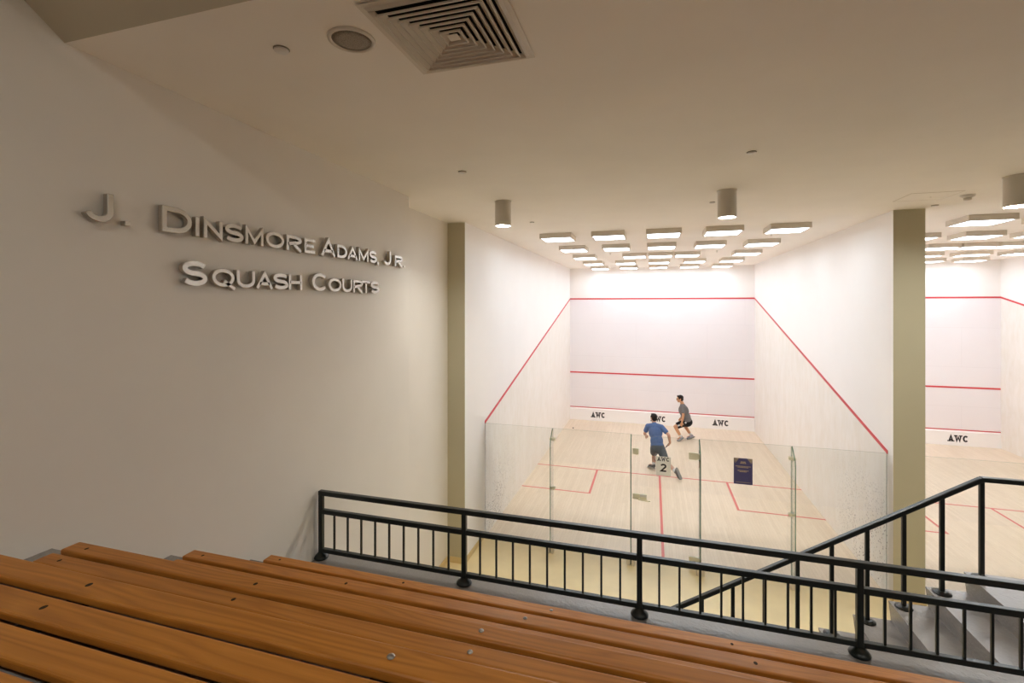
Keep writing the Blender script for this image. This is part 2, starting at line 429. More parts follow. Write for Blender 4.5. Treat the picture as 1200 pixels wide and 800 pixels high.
# floors
struct('floor', MB().box(-.6, CR + .5, YP - .2, 0, -.2, 0), M['yellow_floor'])
def court_floor(name, x0, x1):
    f = struct(name, MB().box(x0, x1, 0, 9.75, -.2, 0), M['court_floor'])
    S = 4.285; z = (0, .0012)
    mb = lambda a, b, c, d, nm: struct(nm, MB().box(a, b, c, d, -.001, .0015), M['floor_red'], f)
    mb(x0, x1, S, S + .05, 'short_line')
    xm = (x0 + x1) / 2
    mb(xm - .025, xm + .025, 0, S, 'half_court_line')
    mb(x0, x0 + 1.65, S - 1.65, S - 1.6, 'service_box_line'); mb(x0 + 1.6, x0 + 1.65, S - 1.6, S, 'service_box_line')
    mb(x1 - 1.65, x1, S - 1.65, S - 1.6, 'service_box_line'); mb(x1 - 1.65, x1 - 1.6, S - 1.6, S, 'service_box_line')
    return f
court_floor('floor_court', 0, 6.4); court_floor('floor_court_right', W3, CR)
# cove base in the walkway
bb = MB()
bb.box(-.315, -.30, -2.99, -1.0, 0, .10).box(-.315, .012, -1.012, -1.0, 0, .10).box(0, .012, -1.0, 0, 0, .10)
struct('baseboard_left', bb, M['cove'], bevel=.004)
bm_ = MB().box(6.388, 6.40, -.177, 0, 0, .10).box(6.388, W3 + .012, -.177, -.165, 0, .10).box(W3, W3 + .012, -.165, 0, 0, .10)
struct('baseboard_middle', bm_, M['cove'], bevel=.004)

# gallery platform, tiers, landing and stair
struct('floor_gallery', MB().box(.03, CR + .3, -5.6, YP, 0, ZP), M['grey_floor'], bevel=.006)
RUN, RISE, NOSE = .643, .356, -5.51
tp = [(-12.2, ZP - .5)]
pts = [(NOSE, ZP - .5)]
for k in range(8):
    y = NOSE - RUN * k; pts += [(y, ZP + RISE * k if k else ZP - .5), (y, ZP + RISE * (k + 1))]
pts = [(NOSE, ZP - .5)]
for k in range(8):
    y = NOSE - RUN * k
    pts += [(y, ZP + RISE * k + (.018 if k else 0)), (y, ZP + RISE * (k + 1) + .018)]
pts += [(-12.2, ZP + RISE * 8), (-12.2, ZP - .5)]
struct('floor_tiers', MB().prism(pts, 0, .03, CR + .3), M['grey_floor'], bevel=.005)
SX, SR, ST = 5.65, .1775, .28
sp = [(CR + .3, 0), (CR + .3, ZP), (SX, ZP)]
for k in range(1, 11):
    sp += [(SX + .012, ZP - SR * (k - 1) - .03), (SX + .012 - ST * (k - 1) * 1., ZP - SR * k)] if False else []
x = SX; z = ZP
for k in range(1, 12):
    zn = max(0, ZP - SR * k)
    sp += [(x + .02, zn)]                      # riser slopes back under the nosing
    if zn <= 0: break
    x -= ST; sp += [(x, zn)]
st = MB().prism(sp, 1, YP + .001, -3.30)
struct('staircase', st, M['grey_floor'], bevel=.004)
struct('wall_gallery_front', MB().box(-.315, CR + .3, YP - .3, YP - .02, -.0, ZP - .12), M['wall'])

# ------------------------------------------------------------------ squash court lights
def make_panel():
    t = thing('ceiling_light', 'x', 'ceiling light')
    h = MB()
    s = .31; z1 = 0; z0 = -.095; w = .028
    h.box(-s, s, -s, -s + w, z0, z1).box(-s, s, s - w, s, z0, z1).box(-s, -s + w, -s + w, s - w, z0, z1).box(s - w, s, -s + w, s - w, z0, z1).box(-s + w, s - w, -s + w, s - w, -.02, z1)
    h.build('housing', M['fixture'], t, bevel=.003)
    MB().box(-s + w, s - w, -s + w, s - w, z0 + .006, z0 + .014).build('diffuser', M['panel_light'], t)
    return t
proto = make_panel(); used = False
ordw = ['first', 'second', 'third', 'fourth', 'fifth']
rows = ['row nearest the viewer', 'second row back', 'middle row', 'fourth row back', 'row nearest the front wall']
for off, court in ((0, 'court with the players'), (W3, 'right-hand court')):
    for r in range(5):
        xs = [1.22, 2.22, 3.22, 4.24, 5.27] if r != 2 else [1.22, 2.56, 3.23, 3.90, 5.33]
        for c, x in enumerate(xs):
            y = .93 + 2.03 * r
            o = proto if not used else copy_tree(proto); used = True
            o.location = (x + off, y, ZC)
            o['label'] = f'white square ceiling light, {ordw[c]} from left, {rows[r]}, {court}'
            o['group'] = 'ceiling lights over the ' + court

# ------------------------------------------------------------------ glass back wall
def pane(mb, x0, x1, y0, y1, z0, z1, thin):
    e = [1] * 6
    if thin == 'y': e[2] = e[3] = 0
    else: e[4] = e[5] = 0
    return mb.box(x0, x1, y0, y1, z0, z1, faces=e)
GT = 2.14
def glass_court(off, xs, right, main):
    x0 = off + .012; x1 = right - .012
    fx = [off + v for v in xs]
    t = thing('glass_back_wall', 'frameless clear glass back wall with numbered door behind the two players' if main else 'frameless clear glass back wall of the right-hand court beyond the stair rail', 'glass wall', (off, 0, 0))
    def loc(m): m.v = [(a - off, b, c) for a, b, c in m.v]; return m
    for a, b in ((x0, fx[0] - .010), (fx[0] + .010, fx[1] - .010), (fx[2] + .010, fx[3] - .010), (fx[3] + .010, x1)):
        m = MB(); pane(m, a, b, -.006, .006, .012, GT, 'y'); loc(m).build('glass_panel', [M['glass'], M['glass_edge']], t)
    for i, x in enumerate(fx):
        d = -.22
        poly = [(-.008, .012), (-.008, GT), (-.03, GT), (-.09, GT - .05), (d + .015, GT - .18), (d, GT - .26), (d, .012)]
        m = MB(); n = len(poly)
        vs = [(x - .008, p[0], p[1]) for p in poly] + [(x + .008, p[0], p[1]) for p in poly]
        m.add(vs, [tuple(range(n)), tuple(range(n, 2 * n))[::-1]], 0)
        m.add(vs, [(k, (k + 1) % n, n + (k + 1) % n, n + k) for k in range(n)], 1)
        f = loc(m).build('glass_fin', [M['glass'], M['glass_edge']], t)
        for sx in (-1, 1):
            q0, q1 = sorted((x + sx * .010, x + sx * .060))
            loc(MB().box(q0, q1, d - .03, d + .10, 0, .11)).build('foot_block', M['chrome'], f, bevel=.006)
        for zc in ((1.95, 1.07) if i in (0, 3) else ()):
            cb = MB().box(x - .045, x + .045, -.058, -.010, zc - .022, zc + .022)
            cb.box(x - .045, x + .045, -.012, .014, zc - .022, zc + .022)
            cb.tube((x - .055, -.034, zc), (x + .055, -.034, zc), .013)
            loc(cb).build('clip', M['brass'], f, bevel=.004)
    a, b = fx[1] + .012, fx[2] - .012; w = b - a
    def dl_(m): m.v = [(p + a - off, q, r) for p, q, r in m.v]; return m
    m = MB(); pane(m, 0, w, -.006, .006, .012, GT - .01, 'y'); door = dl_(m).build('glass_door', [M['glass'], M['glass_edge']], t)
    for zc in (1.85, .12):
        h = MB().box(w - .15, w - .01, -.022, .022, zc - .055, zc + .055).box(w - .012, w + .02, -.030, .02, zc - .045, zc + .045)
        for sx in (w - .125, w - .035):
            for sz in (-.03, .03): h.tube((sx, -.024, zc + sz), (sx, -.020, zc + sz), .008, n=10)
        dl_(h).build('hinge', M['brass'], door, bevel=.003)
    k = MB().box(.01, .11, -.020, .020, 1.80, 1.90)
    for sx in (.03, .09):
        for sz in (1.82, 1.88): k.tube((sx, -.024, sz), (sx, -.019, sz), .007, n=10)
    dl_(k).build('strike_plate', M['brass'], door, bevel=.003)
    k = MB().box(.01, .24, -.022, .022, 1.035, 1.125).tube((.12, -.02, 1.05), (.12, -.06, 1.05), .013).bar((.10, -.062, 1.048), (.30, -.062, 1.040), .022, .016)
    dl_(k).build('latch', M['brass'], door, bevel=.003)
    dl_(MB().box(.13, .24, -.026, -.021, 1.085, 1.125)).build('latch_tag', M['white'], door)
    if main:
        cx_ = 3.20 - a
        q = MB().box(cx_ - .12, cx_ + .12, -.0085, -.0062, 1.475, 1.80)
        for mm, z_ in ((text_mb('AWC', .066, .0135, .0012, .78, .2, .010), 1.724), (text_mb('2', .135, .026, .0012, .72), 1.545)):
            upright(mm, cx_, -.0086, z_); q.add(mm.v, mm.f, 1)
        dl = dl_(q).build('number_decal', [M['frost'], M['ink']], door)
        tag(dl, 'pale decal with black letters and numeral')
glass_court(0, (1.30, 2.675, 3.765, 5.12), 6.394, True)
glass_court(W3, (1.30, 2.675, 3.765, 5.12), CR - .006, False)

# poster stuck on the glass
t = thing('poster', 'navy blue portrait notice with gold corners taped to the back glass', 'poster', (4.425, -.0065, 1.465))
MB().box(-.138, .138, -.003, 0, 0, .42).build('sheet', M['navy'], t)
for sx in (-1, 1):
    g = MB()
    for k in range(5):                                  # corner sprays
        L_ = .075 - .012 * k
        g.bar((sx * .135, -.0036, .417 - .013 * k), (sx * (.135 - L_), -.0036, .413 - .018 * k), .004, .007, up=(0, 1, 0))
        g.bar((sx * (.132 - .016 * k), -.0036, .417), (sx * (.134 - .012 * k), -.0036, .395 - .030 * (2 - abs(k - 2)) * .6), .004, .006, up=(0, 1, 0))
    g.build('corner_ornament', M['gold'], t)
g = MB()
for z, ws in ((.355, (.022, .018, .022)), (.335, (.03, .026, .022))):
    x = -sum(ws) / 2 - .004
    for w in ws: g.box(x, x + w, -.004, -.003, z, z + .012); x += w + .004
g.build('heading', M['gold'], t)
g = MB()
for z, wd in ((.285, .22), (.268, .16), (.215, .16), (.198, .10)):
    x = -wd / 2
    while x < wd / 2: w = random.uniform(.012, .03); g.box(x, min(wd / 2, x + w), -.004, -.003, z, z + .009); x += w + .005
g.build('printed_text', M['gold'], t)
g = MB().box(-.11, .11, -.004, -.003, .030, .034); g.build('rule', M['gold'], t)

# tins along the front wall
for off, right, label in ((0, 6.4, 'white tin board with three black marks under the players front wall'), (W3, CR, 'white tin board along the front wall of the right-hand court')):
    t = thing('tin_board', label, 'tin board', ((off + right) / 2, 9.74, 0)); hw = (right - off) / 2 - .004
    MB().box(-hw, hw, -.030, 0, 0, .41).build('board', M['tin'], t, bevel=.003)
    MB().prism([(-.030, .41), (-.045, .425), (-.0, .475), (0, .41)], 0, -hw, hw).build('bevelled_cap', M['tin'], t)
    MB().box(-hw, hw, -.012, 0, .475, .50).build('red_strip', M['red'], t)
    for i in range(4): MB().box(-hw + .15 + i * 2.0, -hw + .18 + i * 2.0, -.050, -.02, .405, .45).build('cap_clip', M['tin'], t)
    for dx in (-2.13, 0.03, 2.12):
        upright(text_mb('AWC', .200, .046, .002, .70, .14, .034), dx, -.030, .125).build('lettering', M['ink'], t)

# a ball on the court floor near the left wall
o = MB().blob((0, 0, .02), (.02, .02, .02)).build('squash_ball', plain('black_rubber', (.02, .02, .025), .7))
o.location = (.34, 8.35, 0); tag(o, 'small dark ball on the court floor by the left wall', 'ball')

# ------------------------------------------------------------------ sign letters on the gallery wall
sg = thing('wall_sign', 'raised brushed metal lettering in two lines on the long left wall', 'sign', (.03, -4.9, 4.7))
XF = .010; DEP = .038
def sign_letter(ch, y0, y1, z0, h):
    t_ = .033 if h > .15 else .029
    w = y1 - y0
    if ch not in 'I.,': y0 -= .012; w += .018
    if ch == 'I': w = t_
    if ch == '.': w = .034
    m = letter_mb(ch, w, h, t_ if ch not in '.,' else .032, DEP)
    # local x -> +y, local y -> +z, local z -> +x
    m.v = [(XF + c, y0 + a + 4.9, z0 + b - 4.7) for a, b, c in m.v]
    o = m.build('letter', M['letter'], sg, bevel=.0025, seg=1)
BIG, SM = .166, .132
z = 4.822
for ch, a, b, h in (('J', -6.665, -6.525, BIG), ('.', -6.470, -6.436, BIG), ('D', -6.235, -6.05, BIG), ('I', -6.018, -5.985, SM), ('N', -5.945, -5.81, SM), ('S', -5.775, -5.63, SM),
                    ('M', -5.595, -5.435, SM), ('O', -5.395, -5.215, SM), ('R', -5.17, -5.01, SM), ('E', -4.955, -4.835, SM), ('A', -4.735, -4.535, BIG), ('D', -4.495, -4.355, SM),
                    ('A', -4.335, -4.17, SM), ('M', -4.14, -3.975, SM), ('S', -3.94, -3.815, SM), (',', -3.795, -3.765, SM), ('J', -3.65, -3.50, BIG), ('R', -3.405, -3.24, SM), ('.', -3.205, -3.17, SM)):
    sign_letter(ch, a, b, z, h)
z = 4.488
for ch, a, b, h in (('S', -6.10, -5.935, BIG), ('Q', -5.88, -5.71, SM), ('U', -5.675, -5.52, SM), ('A', -5.495, -5.335, SM), ('S', -5.315, -5.17, SM), ('H', -5.145, -5.0, SM),
                    ('C', -4.855, -4.66, BIG), ('O', -4.625, -4.445, SM), ('U', -4.415, -4.268, SM), ('R', -4.235, -4.085, SM), ('T', -4.08, -3.945, SM), ('S', -3.915, -3.765, SM)):
    sign_letter(ch, a, b, z, h)

# ------------------------------------------------------------------ gallery ceiling items
def downlight(name, x, y, z, label, lens, rad=.108, h=.33, group=None):
    t = thing(name, label, 'downlight', (x, y, z), group=group)
    MB().lathe([(rad * .0001, -.0), (rad + .006, 0), (rad + .006, -.012), (rad, -.012), (rad, -h), (rad - .008, -h), (rad - .012, -h + .10), (.0001, -h + .10)]).build('housing', M['fixture'], t)
    if lens == 'deep':
        MB().lathe([(rad - .010, -h + .004), (rad * .62, -h + .060)], caps=False).build('reflector', M['white'], t)
        MB().lathe([(.0001, -h + .050), (rad * .55, -h + .050), (rad * .55, -h + .055), (.0001, -h + .055)]).build('lens', M['lamp_deep'], t)
    else:
        MB().lathe([(.0001, -h + .012), (rad * .88, -h + .012), (rad * .88, -h + .02), (.0001, -h + .02)]).build('lens', lens, t)
    return t
downlight('downlight', 1.10, -2.36, ZC, 'cream cylinder downlight above the left wall end, leftmost of three', 'deep', group='cylinder downlights over the walkway')
downlight('downlight', 3.89, -2.17, ZC, 'cream cylinder downlight over the walkway, middle of three', 'deep', group='cylinder downlights over the walkway')
downlight('downlight', 9.65, -1.9, ZC, 'added cylinder downlight out of view to the right, fourth along', M['lamp_on'], .118, group='cylinder downlights over the walkway')  # unseen lamp, added to the row to brighten walkway and ceiling
downlight('downlight', 6.80, -1.97, ZC, 'cream cylinder downlight with lit lens at right edge of photo', M['lamp_on'], .118, group='cylinder downlights over the walkway')
for i, x in enumerate((2.2, 5.6, 9.0)):
    downlight('rear_downlight', x, -9.6, 6.95, ['rear cylinder downlight over the seats, nearest the sign wall', 'rear cylinder downlight over the seats, middle one', 'rear cylinder downlight over the seats, farthest from sign wall'][i], M['lamp_warm'], .13, group='cylinder downlights over the seating')

t = thing('ceiling_speaker', 'round flush ceiling speaker with tan grille beside the air vent', 'speaker', (1.512, -6.33, ZC))
R_ = .122
MB().lathe([(R_ - .022, -.004), (R_ - .018, -.012), (R_ - .003, -.010), (R_, 0)], n=48).build('rim', M['fixture'], t)
m, nt, out = new_mat('perforated_grille'); b = bsdf(nt, out, (.3, .26, .2), .7)
vo = N(nt, 'ShaderNodeTexVoronoi', Scale=260.); L(nt, coords(nt), vo.inputs['Vector'])
L(nt, ramp(nt, vo.outputs['Distance'], [(.2, (.12, .10, .08)), (.5, (.36, .31, .25))]), b.inputs['Base Color'])
MB().lathe([(.0001, -.009), (R_ * .5, -.008), (R_ - .019, -.005)], n=48).build('grille', m, t)

# air diffuser
AX, AY = 2.05, -6.235
t = thing('air_diffuser', 'square louvred supply air vent in the ceiling above the seats', 'air vent', (AX, AY, ZC))
def ring(mb, si, zi, so, zo, th=.0025):
    for (s1, z1, s2, z2) in ((si, zi, so, zo),):
        vs = []
        for s, z in ((s1, z1), (s2, z2), (s2, z2 - th), (s1, z1 - th)):
            vs += [(-s, -s, z), (s, -s, z), (s, s, z), (-s, s, z)]
        fs = []
        for r in range(4):
            for k in range(4):
                a = r * 4 + k; b = r * 4 + (k + 1) % 4; c = ((r + 1) % 4) * 4 + (k + 1) % 4; d = ((r + 1) % 4) * 4 + k
                fs.append((a, b, c, d))
        mb.add(vs, fs)
fr = MB(); ring(fr, .305, -.004, .345, -.004, .004); ring(fr, .285, -.004, .305, -.020, .004)
ring(fr, .305, -.016, .318, -.006, .003)
fr.build('frame', M['fixture'], t)
for k in range(7):
    so = .275 - .0365 * k
    m_ = MB(); ring(m_, so - .029, -.004, so - .002, -.024, .002); ring(m_, so - .0025, -.022, so + .0025, -.022, .011)
    m_.build('blade', M['fixture'], t)
m_ = MB(); s_ = .029
m_.add([(-s_, -s_, -.026), (s_, -s_, -.026), (s_, s_, -.026), (-s_, s_, -.026), (0, 0, -.006)], [(0, 1, 4), (1, 2, 4), (2, 3, 4), (3, 0, 4), (3, 2, 1, 0)])
m_.build('centre_cone', M['fixture'], t)
MB().box(-.29, .29, -.29, .29, -.0025, -.0005).build('duct_shade_sheet', M['duct_shade'], t)  # flat near-black sheet: shade inside the duct put into the colour

def disc(x, y, label, r=.042, cat='sprinkler cover'):
    t = thing('sprinkler_cover', label, cat, (x, y, ZC), group='flush sprinkler covers')
    MB().lathe([(.0001, -.014), (r * .86, -.014), (r * .9, -.012), (r * .9, -.006)], n=28).build('cap', M['white'], t)
    MB().lathe([(r, 0), (r, -.004), (r * .93, -.006), (r * .9, -.003)], n=28).build('ring', M['grille'], t)
disc(1.09, -6.36, 'round sprinkler cap left of the ceiling speaker')
disc(1.123, -3.856, 'round sprinkler cap between the sign wall and the left downlight')
disc(3.886, -3.693, 'round sprinkler cap in front of the middle downlight')
disc(6.794, -.40, 'round sprinkler cap above the olive pillar')
disc(1.09, -.70, 'tiny sprinkler cap near the leftmost cylinder downlight', .036)
disc(3.80, -1.50, 'tiny sprinkler cap just behind the middle downlight', .036)
def head(x, y, label):
    t = thing('fire_sprinkler', label, 'sprinkler', (x, y, ZC), group='sprinklers among the court lights')
    MB().lathe([(.0001, 0), (.035, 0), (.032, -.008), (.014, -.010), (.012, -.03), (.0001, -.03)], n=20).build('escutcheon', M['chrome'], t)
    MB().lathe([(.0001, -.045), (.024, -.046), (.024, -.049), (.0001, -.049)], n=20).tube((-.012, 0, -.02), (-.004, 0, -.046), .0025, n=6).tube((.012, 0, -.02), (.004, 0, -.046), .0025, n=6).build('deflector', M['chrome'], t)
head(1.32, 1.60, 'small sprinkler beside the nearest left court light')
head(1.944, 4.55, 'small sprinkler in the left middle of the court ceiling')
head(4.60, 4.75, 'small sprinkler in the right middle of the court ceiling')
head(5.25, 1.95, 'small sprinkler beside the nearest right court light')
head(8.10, 1.60, 'small sprinkler over the right-hand court by the pillar')
t = thing('smoke_detector', 'small cream smoke detector on the ceiling right of the access hatch', 'smoke detector', (6.846, -1.02, ZC))
MB().lathe([(.0001, 0), (.075, 0), (.072, -.018), (.055, -.030), (.045, -.035), (.0001, -.035)], n=28).build('base', M['white'], t)
MB().lathe([(.040, -.035), (.040, -.058), (.034, -.066), (.0001, -.068)], n=28).build('sensor_cap', M['fixture'], t)
t = thing('access_hatch', 'flush square ceiling access hatch near the pillar top', 'access hatch', (6.39, -1.09, ZC))
MB().box(-.265, .265, -.235, .235, -.003, 0).build('lid', M['ceiling'], t, bevel=.001)
hf = MB(); 
for a_, b_, c_, d_ in ((-.275, .275, -.245, -.237), (-.275, .275, .237, .245), (-.275, -.267, -.237, .237), (.267, .275, -.237, .237)): hf.box(a_, b_, c_, d_, -.004, 0)
hf.build('frame', M['fixture'], t)
MB().lathe([(.0001, -.003), (.012, -.003), (.012, -.006), (.0001, -.006)], (.06, .05, 0), n=14).build('latch', M['chrome'], t)

# ------------------------------------------------------------------ platform guard rail
RY = -4.735; P0 = .072; PS = 1.428
t = thing('guard_rail', 'low black metal guard rail along the front of the seating platform', 'railing', (P0, RY, ZP))
XE = 5 * PS
for zc, hh, nm in ((.605, .042, 'top_rail'), (.435, .042, 'mid_rail'), (.075, .036, 'bottom_rail')):
    m_ = MB()
    if nm == 'top_rail': m_.bar((-.02, 0, zc), (XE, 0, zc), .045, hh)
    else:
        for k in range(5): m_.bar((k * PS + .02, 0, zc), ((k + 1) * PS - .02, 0, zc), .040, hh)
    m_.build(nm, M['black_metal'], t, bevel=.004)
for k in range(6):
    p = MB().bar((k * PS, 0, .0), (k * PS, 0, .585), .040, up=(0, 1, 0)).build('post', M['black_metal'], t, bevel=.004)
    MB().lathe([(.064, 0), (.066, .010), (.062, .020), (.050, .034), (.036, .042), (.030, .052), (.0201, .055)], (k * PS, 0, 0)).build('base_flange', M['black_metal'], p)
for k in range(5):
    for j in range(1, 10):
        x = k * PS + j * PS / 10
        MB().bar((x, 0, .092), (x, 0, .415), .015, up=(0, 1, 0)).build('baluster', M['black_metal'], t)

# stair hand rail
HX, HY, HS = 5.735, -3.38, .28
t = thing('stair_rail', 'black metal handrail climbing beside the grey stairs', 'railing', (HX, HY, ZP))
sl = SR / HS * .99
top = .872
nst = 10
rl = MB().bar((0, 0, top - .022), (-nst * HS - .12, 0, top - .022 - (nst * HS + .12) * sl), .05, .042)
rl.bar((-.01, 0, top - .022), (CR - HX, 0, top - .022), .05, .042)
rl.build('hand_rail', M['black_metal'], t, bevel=.008)
for k in list(range(0, nst + 1)) + [-4, -8, -12, -16, -20, -24]:
    zb = -SR * k if k > 0 else 0
    zt = top - .04 - (k * HS * sl if k > 0 else 0)
    x = -k * HS
    p = MB().bar((x, 0, zb), (x, 0, zt), .034, up=(0, 1, 0)).build('post', M['black_metal'], t, bevel=.006)
    MB().lathe([(.068, 0), (.068, .007), (.050, .010), (.047, .018), (.030, .022), (.018, .024)], (x, 0, zb)).build('base_flange', M['black_metal'], p)

# ------------------------------------------------------------------ benches
BX0, BX1 = .20, 6.80
BR = [.12 + 1.045 * k for k in range(7)]          # bracket positions from the bench end
def make_bench():
    t = thing('bench', 'x', 'bench')
    Lb = BX1 - BX0
    slat = MB().box(0, Lb, -.0440, .0440, -.030, 0).build('slat', M['slat'], t, bevel=.009, seg=3)
    bolts = []
    for i, bx in enumerate(BR):
        o_ = MB().lathe([(.0105, -.002), (.0105, .0008), (.0085, .0035), (.0045, .0055), (.0001, .0062)], (bx, 0, 0), n=16).build('bolt', M['zinc'] if i == 2 else M['dark_bolt'], slat)
        if i != 2: o_.scale = (.8, 1, .22); o_.location = (bx * .2, 0, 0)
    for i in range(1, 4):
        s2 = slat.copy(); C.objects.link(s2); s2.parent = t; s2.location = (0, -.1145 * i, 0)
        for b_ in slat.children:
            c = b_.copy(); C.objects.link(c); c.parent = s2
    slat.location = (0, 0, 0)
    for bx in BR:
        m_ = MB().box(bx - .032, bx + .032, -.395, .035, -.0475, -.030)
        m_.build('bracket', M['bracket'], t)
    return t
bench = make_bench()
labs = ['lowest slatted orange wood bench, directly behind the guard rail', 'second slatted orange wood bench up from the guard rail', 'third slatted orange wood bench up, with zinc bolt heads', 'nearest slatted orange wood bench in the bottom left corner']
for k in range(4):
    o = bench if k == 0 else copy_tree(bench)
    o.location = (BX0, -5.53 - RUN * k + (.005 if k == 0 else 0), ZP + RISE * (k + 1) + .066)
    o['label'] = labs[k]; o['group'] = 'slatted benches on the seating tiers'

# ------------------------------------------------------------------ people
def remeshed(mb, name, mat, parent, vox=.008, smooth=4, fac=.5):
    o = mb.build(name, mat, parent, smooth=True)
    r = o.modifiers.new('r', 'REMESH'); r.mode = 'VOXEL'; r.voxel_size = vox; r.use_smooth_shade = True
    if smooth:
        s = o.modifiers.new('s', 'SMOOTH'); s.factor = fac; s.iterations = smooth
    dg = bpy.context.evaluated_depsgraph_get()
    me = bpy.data.meshes.new_from_object(o.evaluated_get(dg)); o.modifiers.clear()
    me.materials.clear(); me.materials.append(mat)
    o.data = me
    for p in me.polygons: p.use_smooth = True
    return o
def frame(f, u=(0, 0, 1)):
    f = Vector(f).normalized(); u = Vector(u); r = f.cross(u).normalized(); u = r.cross(f).normalized()
    return Matrix((r, f, u)).transposed()          # columns: right, forward, up
def hand(mb, w, d, palm, side, curl=.5):
    """w wrist, d finger direction, palm = palm normal, side=+1 thumb towards r"""
    d = Vector(d).normalized(); pn = Vector(palm); pn = (pn - d * pn.dot(d)).normalized(); r = d.cross(pn).normalized() * side
    w = Vector(w)
    rot = Matrix((r, d, pn)).transposed()
    mb.blob(w + d * .045, (.040, .050, .016), rot); mb.cap(w - d * .03, w + d * .02, .026, .024)
    lens = (.068, .078, .072, .056)
    for i in range(4):
        a = w + d * .080 + r * (.030 - .020 * i)
        ang = 0; p = a
        for j, fr_ in enumerate((.45, .32, .23)):
            ang += curl * (.6 + .5 * j)
            q = p + (d * math.cos(ang) + pn * math.sin(ang)) * lens[i] * fr_
            mb.cap(p, q, .0092 - .0008 * j, .0085 - .0008 * j); p = q
    a = w + d * .022 + r * .030; b = a + (d * .55 + r * .65 + pn * .35).normalized() * .040
    mb.cap(a, b, .014, .011); c = b + (d * .85 + r * .15 + pn * .5).normalized() * .034; mb.cap(b, c, .011, .009)
def head_mesh(mb, c, F):
    P = lambda x, y, z: Vector(c) + F @ Vector((x, y, z))
    mb.blob(P(0, -.012, .028), (.076, .098, .090), F)          # cranium
    mb.blob(P(0, .022, -.030), (.060, .070, .080), F)          # face
    mb.blob(P(0, .045, -.080), (.036, .038, .032), F)          # chin
    mb.cap(P(0, .086, .005), P(0, .104, -.030), .009, .014)    # nose
    mb.blob(P(0, .080, .022), (.050, .016, .012), F)           # brow
    mb.blob(P(0, .082, -.060), (.024, .012, .007), F); mb.blob(P(0, .079, -.070), (.022, .012, .007), F)
    for s in (-1, 1):
        mb.blob(P(s * .078, -.005, -.010), (.010, .022, .034), F)
